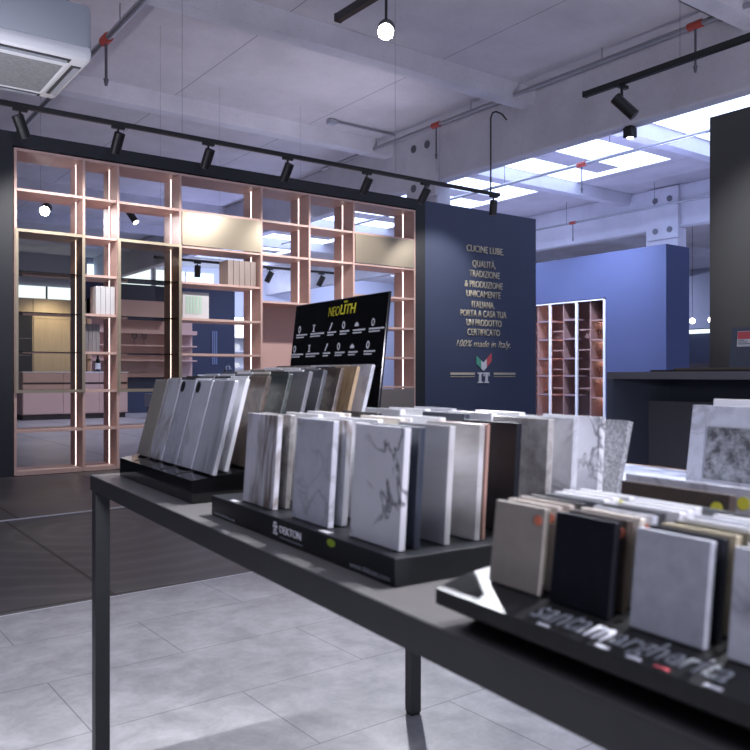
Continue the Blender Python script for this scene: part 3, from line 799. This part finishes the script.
# ---- low marble-topped box and framed boards behind the tray
mbx = thing('marble_box', 'low box with a pale blue marbled top behind the low tray', 'display box', TM)
MB().box(.72, 1.75, .50, .752, zt + .0005, .686).build('body', M_bkw, mbx)
MB().box(.72, 1.75, .50, .752, .6862, .692).build('marble_top', stone('blue_marble_top', (.55, .58, .70), (.16, .18, .26), 7, .07, .2, 14), mbx)
MB().box(.72, 1.75, .752, .755, .686, .693).build('edge_strip', plain('orange_edge', (.55, .33, .2), .5), mbx)
bd = thing('framed_sample_board', 'large white framed board with a rough grey stone inset standing behind the tray', 'sample board', TM @ Matrix.Translation((.944, .620, .6925)) @ Matrix.Rotation(R(-9), 4, 'X'))
MB().box(0, .34, 0, .012, 0, .115, None, .001).build('frame', S['pale grey'], bd)
MB().box(.030, .31, -.0025, -.0002, .010, .084, None, .0005).build('stone_inset', speckle('rough_grey_inset', (.33, .34, .36), (.05, .05, .055), 45, .40, .62, .7), bd)
o = slab_obj(.960, .646, .6925, .34, .124, .010, R(9), S['white'], 'white board standing directly behind the framed board with the grey inset', None); o.name = 'sample_board'; o['category'] = 'sample board'

# ------------------------------------------------------------------ ceiling services
def spot_light(name, loc, target, energy, size, blend=.5, col=(1, .97, .95), radius=.03, parent=None):
    d = bpy.data.lights.new(name, 'SPOT'); d.energy = energy; d.spot_size = size; d.spot_blend = blend; d.color = col; d.shadow_soft_size = radius
    o = bpy.data.objects.new(name, d); C.objects.link(o)
    o.location = loc; o.rotation_euler = (Vector(target) - Vector(loc)).to_track_quat('-Z', 'Y').to_euler()
    return o
def spotlight(top, direction, label, group, ln=.16, r=.041, lens=None, energy=0, cone=50, name='track_spotlight', stem=.085, aim=None):
    """track adapter, stem and a tilted can; top = point on the underside of the track"""
    t = thing(name, label, 'spotlight', Matrix.Translation(top), group)
    d = Vector(direction).normalized()
    MB().box(-.05, .05, -.016, .016, -.022, 0, None, .002).build('adapter', M_blackm, t)
    MB().cyl((0, 0, -.02), (0, 0, -.022 - stem), .009, n=10).build('stem', M_blackm, t)
    p = Vector((0, 0, -.022 - stem)); a = p - d * ln * .35; b = p + d * ln * .65
    h = MB().cyl(a, b, r, n=24).build('lamp_head', M_blackm, t, smooth=True)
    MB().cyl(b, b + d * .003, r * .86, n=24).build('lens', lens or M_greyc2, h)
    if energy:
        w = Vector(top) + b + d * .02
        spot_light('lamp_beam', w, w + (Vector(aim).normalized() if aim else d), energy, R(cone), .6, (1, .95, .93), .03)
    return t
def track(name, label, p, q, w=.034, h=.036, cords=()):
    p, q = Vector(p), Vector(q); L = (q - p).length; ang = math.atan2(q.y - p.y, q.x - p.x)
    t = thing(name, label, 'light track', Matrix.Translation(p) @ Matrix.Rotation(ang, 4, 'Z'))
    MB().box(0, L, -w / 2, w / 2, 0, h, None, .002).build('rail', M_blackm, t)
    for c in (0, L): MB().box(c - .008, c + .008, -w / 2 - .001, w / 2 + .001, -.001, h + .001).build('end_cap', M_blackm, t)
    for c in cords: MB().cyl((c, 0, h), (c, 0, 5.15 - p.z), .0014, n=6).build('suspension_wire', M_dksteel, t)
    return t
TY = 6.2; TZ = 2.785
track('light_track', 'long black light track running in front of the bookcase wall', (-1.5, TY, TZ), (6.22, TY, TZ), cords=(4.1, 6.3))
heads = [(1.36, (.40, .30, -.86), 'leftmost'), (2.075, (-.08, .50, -.85), 'second from left'), (2.83, (-.08, .50, -.85), 'third from left'), (3.59, (-.10, .50, -.85), 'fourth from left'),
         (4.46, (-.12, .50, -.85), 'fifth from left'), (5.18, (-.18, .50, -.85), 'sixth from left'), (6.14, (0, .10, -1), 'last, at the end')]
for x, d, lb in heads:
    spotlight((x, TY, TZ), d, 'black track spotlight, %s, on the long track before the bookcase' % lb, 'spotlights on the long track', energy=36, cone=84, aim=(d[0], .78, -.62))
cdl = MB().tube([(6.10, TY, TZ + .038), (6.10, TY, 3.62), (6.13, TY, 3.68), (6.18, TY, 3.70), (6.27, TY, 3.69), (6.34, TY, 3.64)], .009).build('feed_cable', M_blackm, smooth=True)
tag(cdl, 'black feed cable looping up from the end of the long track', 'cable')
# right track
track('light_track', 'black light track at the upper right in front of the graphite wall', (4.262, 3.45, 2.69), (4.262, -1.0, 2.69), .036, .036, cords=(.7, 1.9))
spotlight((4.262, 3.16, 2.69), (.42, -.55, -.72), 'black spotlight near the end of the upper right track', None, .17, .037, name='track_spotlight', stem=.10)
# overhead track above the table (out of the frame) whose spots light the samples from the back
q0 = TM @ Vector((-.1, 1.6, 3.0)); q1 = TM @ Vector((2.0, 1.6, 3.0))
track('light_track', 'black light track hanging high behind the sample table', q0, q1, cords=(.3, 1.8))
for k, (a, ta) in enumerate(((.35, .30), (1.10, .85), (1.75, 1.35))):
    p = TM @ Vector((a, 1.6, 3.0)); tgt = TM @ Vector((ta, .12, zt)); e = Vector((p.x, p.y, 2.87))
    spotlight(p, tgt - e, 'black spotlight above the sample table, %s of three, out of frame' % ('farthest', 'middle', 'nearest')[k], 'table spotlights', .17, .037, M_lens2, 0, stem=.10)
    dv = (tgt - e).normalized()
    spot_light('lamp_beam', e + dv * .16, tgt, 230, R(36), .7, (.93, .94, 1.0), .02)
# bright spotlight on its own short track
track('light_track', 'short black light track at the top centre above the bright lamp', (2.954, 4.438, 3.2), (3.0, 2.6, 3.2), .05, .05, cords=(.5, 1.4))
tb_target = Vector((cx, cy, 0)) + Vector((Lw[0], Lw[1], 0)) * .9 + Vector((0, 0, .7))
spotlight((2.972, 3.93, 3.2), (tb_target - Vector((2.972, 3.93, 3.08))), 'bright glowing spotlight at the top centre of the ceiling', None, .16, .055, M_lens, 0, stem=.20)
lp = Vector((2.972, 3.93, 2.98)); dd = (tb_target - lp).normalized()
spot_light('lamp_beam', lp + dd * .17, tb_target, 330, R(78), .8, (.90, .92, 1.0), .04)
spot_light('lamp_beam', (4.36, 2.95, 2.55), (5.86, 2.9, 1.75), 70, R(60), .9, (.95, .96, 1.0), .04)
# lamps beyond the bookcase
track('light_track', 'black light track over the kitchen, seen through the left bays', (1.3, 9.5, 2.85), (4.2, 9.5, 2.85), cords=(1.0, 2.4))
d1 = Vector((.05, -.75, -.38))
spotlight((2.359, 9.5, 2.85), (-.35, -.85, -.40), 'bright spotlight shining through the upper left bay of the bookcase', None, .16, .06, M_lens, 0, stem=.1)
spot_light('lamp_beam', (2.25, 9.36, 2.62), (2.50, 7.3, 2.22), 70, R(30), .7, (1, .97, .98), .04)
spotlight((3.34, 9.5, 2.85), (.35, -.5, -.8), 'small lit spotlight seen through the third bay of the bookcase', None, .16, .04, M_lens2, 0, stem=.06)
track('light_track', 'black light track seen through the middle bays of the bookcase', (4.2, 11.0, 2.505), (7.4, 11.0, 2.505), cords=(1.0, 2.4))
for x, lb in ((4.85, 'left'), (6.05, 'middle'), (7.0, 'right')):
    spotlight((x, 11.0, 2.505), (.05 if lb == 'left' else -.4, .2, -.9), 'black spotlight on the track seen through the middle bays, %s of three' % lb, 'spotlights behind the bookcase', .17, .045)
# cube downlight under the girder
cbm = thing('cube_downlight', 'small black cube downlight under the big concrete girder', 'downlight', Matrix.Translation((9.16, 6.66, 4.2)))
MB().box(-.065, .065, -.065, .065, -.15, -.02, None, .004).build('housing', M_blackm, cbm)
MB().box(-.05, .05, -.05, .05, -.02, 0).build('mount', M_blackm, cbm)
MB().cyl((0, 0, -.15), (0, 0, -.154), .045, n=20).build('lens', M_lens2, cbm)
# sprinkler pipes with red fittings
def pipe(label, x, z, y0, y1, drops, r=.03, drop=.5):
    t = thing('sprinkler_pipe', label, 'pipe', Matrix.Translation((x, y0, z)))
    MB().cyl((0, 0, 0), (0, y1 - y0, 0), r, n=12).build('pipe', M_steel, t, smooth=True)
    for y in drops:
        MB().cyl((0, y - y0 - .09, 0), (0, y - y0 + .09, 0), r * 1.5, n=12).build('fitting', M_red, t)['label'] = 'red pipe fitting'
        s = MB().cyl((0, y - y0, -r), (0, y - y0, -drop), r * .45, n=8).build('drop', M_dksteel, t)
        MB().cyl((0, y - y0, -drop + .02), (0, y - y0, -drop - .06), r * .8, r * .4, n=10).build('sprinkler_head', M_dksteel, s)
    k = y0 + 1.2
    while k < y1:
        MB().cyl((0, k - y0, r), (0, k - y0, 5.148 - z), .006, n=6).build('hanger', M_dksteel, t); k += 2.5
pipe('galvanised sprinkler pipe along the big girder, crossing the upper right', 8.62, 4.97, -2, 13.5, (5.36, 10.03), .032, .5)
pipe('galvanised sprinkler pipe below the skylights at the right', 11.4, 4.6, 0, 20, (9.3,), .03, .45)
pipe('thin sprinkler pipe before the far girder at the right', 15.6, 4.6, 2, 20, (13.0,), .026, .4)
pipe('grey sprinkler pipe at the upper left beside the air conditioner', 3.1, 4.9, 3, 16, (9.7, 6.6), .04, .5)
cd = thing('conduit', 'thin grey conduit with a junction box on the ceiling above the long track', 'conduit', Matrix.Translation((7.42, 11.26, 5.12)))
MB().cyl((0, 0, 0), (1.28, 0, 0), .022, n=10).build('tube', M_steel, cd, smooth=True)
MB().box(-.12, .02, -.06, .06, -.06, .02, None, .01).build('junction_box', M_acw, cd)
cg = MB().box(0, 6.0, 0, .16, 0, .05).build('cable_tray', M_dksteel); cg.location = (8.15, 5.12, 5.09); tag(cg, 'grey cable tray on the ceiling at the upper right corner', 'cable tray')

# ------------------------------------------------------------------ air conditioner
ac = thing('air_conditioner', 'white ceiling-hung air conditioner at the upper left corner', 'air conditioner', Matrix.Translation((.575, 5.06, 2.80)))
body = MB().box(0, .96, 0, .87, .06, .36, None, .045); body.build('casing', M_acw, ac, smooth=True)
b2 = MB(); b2.prism([(.06, .0), (.81, .0), (.87, .075), (0, .075)], 'x', .03, .90)
b2 = MB().box(.0, .96, .0, .87, .0, .10, None, .035)
pn = b2.build('fascia', M_acf, ac, smooth=True)
g = MB().box(.14, .82, .14, .73, -.008, .002); gp = g.build('intake_grille', M_acg, ac)
m = MB(); m.box(.12, .84, .12, .14, -.012, .001).box(.12, .84, .73, .75, -.012, .001).box(.12, .14, .14, .73, -.012, .001).box(.82, .84, .14, .73, -.012, .001)
m.build('grille_frame', M_acf, ac)
for (x0, x1, y0, y1) in ((.12, .84, .035, .095), (.12, .84, .775, .835), (.865, .925, .13, .74), (.035, .095, .13, .74)):
    lv = MB().box(x0, x1, y0, y1, -.004, .001).build('louver_slot', M_acd, ac)
    if x1 - x0 > .1: MB().box(x0 + .02, x1 - .02, y0 + .02, y1 - .004, -.010, -.005).build('louver', M_acw, lv)
    else: MB().box(x0 + .02, x1 - .004, y0 + .02, y1 - .02, -.010, -.005).build('louver', M_acw, lv)
for x in (.12, .84):
    for y in (.12, .75): MB().cyl((x, y, .36), (x, y, 2.35), .008, n=6).build('hanger_rod', M_dksteel, ac)

# ------------------------------------------------------------------ light
W = bpy.data.worlds.new('world'); SC.world = W; W.use_nodes = True
bg = W.node_tree.nodes['Background']; bg.inputs[0].default_value = (.60, .65, .95, 1); bg.inputs[1].default_value = .27
def area(name, loc, target, sx, sy, energy, col):
    d = bpy.data.lights.new(name, 'AREA'); d.shape = 'RECTANGLE'; d.size = sx; d.size_y = sy; d.energy = energy; d.color = col
    o = bpy.data.objects.new(name, d); C.objects.link(o); o.location = loc
    o.rotation_euler = (Vector(target) - Vector(loc)).to_track_quat('-Z', 'Y').to_euler(); return o
# added fill spots, no lamps seen, over the tiled floor, the kitchen and the showroom beyond
spot_light('hall_fill', (.6, 1.0, 4.6), (.8, 2.2, 0), 35, R(90), .8, (.86, .88, 1.0), .06)
spot_light('hall_fill', (3.0, .5, 4.6), (2.2, 1.6, 0), 20, R(80), .8, (.86, .88, 1.0), .06)
for x, y, e in ((4.5, 13.8, 320), (8.5, 15, 320), (12, 22, 350), (22, 8, 350), (19, 14, 300), (5.5, 10.5, 160), (10, 20, 500), (15, 25, 600)):
    spot_light('showroom_fill', (x, y, 4.7), (x, y + .4, 0), e, R(120), .7, (.74, .78, 1.0), .1)  # added fill to brighten the kitchen and showroom
for x, y, z, tx, ty, e in ((-1.6, 4.5, 1.0, 1.5, 6.5, 260), (-1.8, 8.5, 1.0, 1.5, 10, 220), (0, -1.5, 1.2, 2.0, 5.5, 300), (7.2, 1.5, 1.2, 6.2, 4.5, 260), (7.0, 9.3, 2.0, 6.0, 11, 160)):
    spot_light('uplight_fill', (x, y, z), (tx, ty, 5.15), e * .70, R(115), 1.0, (.86, .84, 1.0), .15)  # unseen upward fill added to brighten the near ceiling
for x, y, z, tx, ty, e in ((11.2, 8.2, 3.0, 12.6, 8.6, 200), (12.6, 13.2, 1.0, 12.8, 13.4, 260), (19, 8, 1.0, 19, 9, 300), (9.5, 18.5, 1.0, 9.5, 19, 300)):
    spot_light('uplight_fill', (x, y, z), (tx, ty, 5.15), e, R(140), 1.0, (.46, .52, 1.0), .15)  # blue upward fill added for the ceiling of the right and far bays
spot_light('uplight_fill', (.6, 4.3, .6), (1.0, 5.5, 2.8), 90, R(42), .8, (.92, .93, 1.0), .1)  # extra fill added for the underside of the air conditioner
for x, y, tx, ty, e in ((9.4, 8.0, 10.9, 8.2, 560), (9.4, 10.6, 10.9, 10.0, 480)):
    spot_light('showroom_fill', (x, y, 4.0), (tx, ty, .9), e, R(100), 1.0, (.62, .72, 1.0), .15)  # added fill that brightens the face of the blue wall
spot_light('kitchen_lamp', (4.4, 16.95, 2.4), (4.4, 17.6, 1.4), 26, R(130), .8, (1, .90, .72), .1)

for x, y, tx, ty, e in ((14, 25.5, 14, 29.8, 900), (20, 25.5, 20, 29.8, 900), (26, 22, 29.8, 22, 900), (25, 12, 29.8, 12, 900)):
    spot_light('far_wall_fill', (x, y, 4.6), (tx, ty, 2.6), e, R(130), 1.0, (.62, .70, 1.0), .15)  # unseen blue fill added to lift the far and right walls
# ------------------------------------------------------------------ render look
SC.view_settings.view_transform = 'Standard'; SC.view_settings.look = 'None'
SC.view_settings.exposure = 0.58; SC.view_settings.gamma = 1.0
SC.cycles.max_bounces = 7; SC.cycles.diffuse_bounces = 4; SC.cycles.glossy_bounces = 3; SC.cycles.transparent_max_bounces = 12; SC.cycles.transmission_bounces = 4
SC.cycles.sample_clamp_indirect = 4.0; SC.cycles.use_denoising = True; SC.cycles.caustics_reflective = False; SC.cycles.caustics_refractive = False
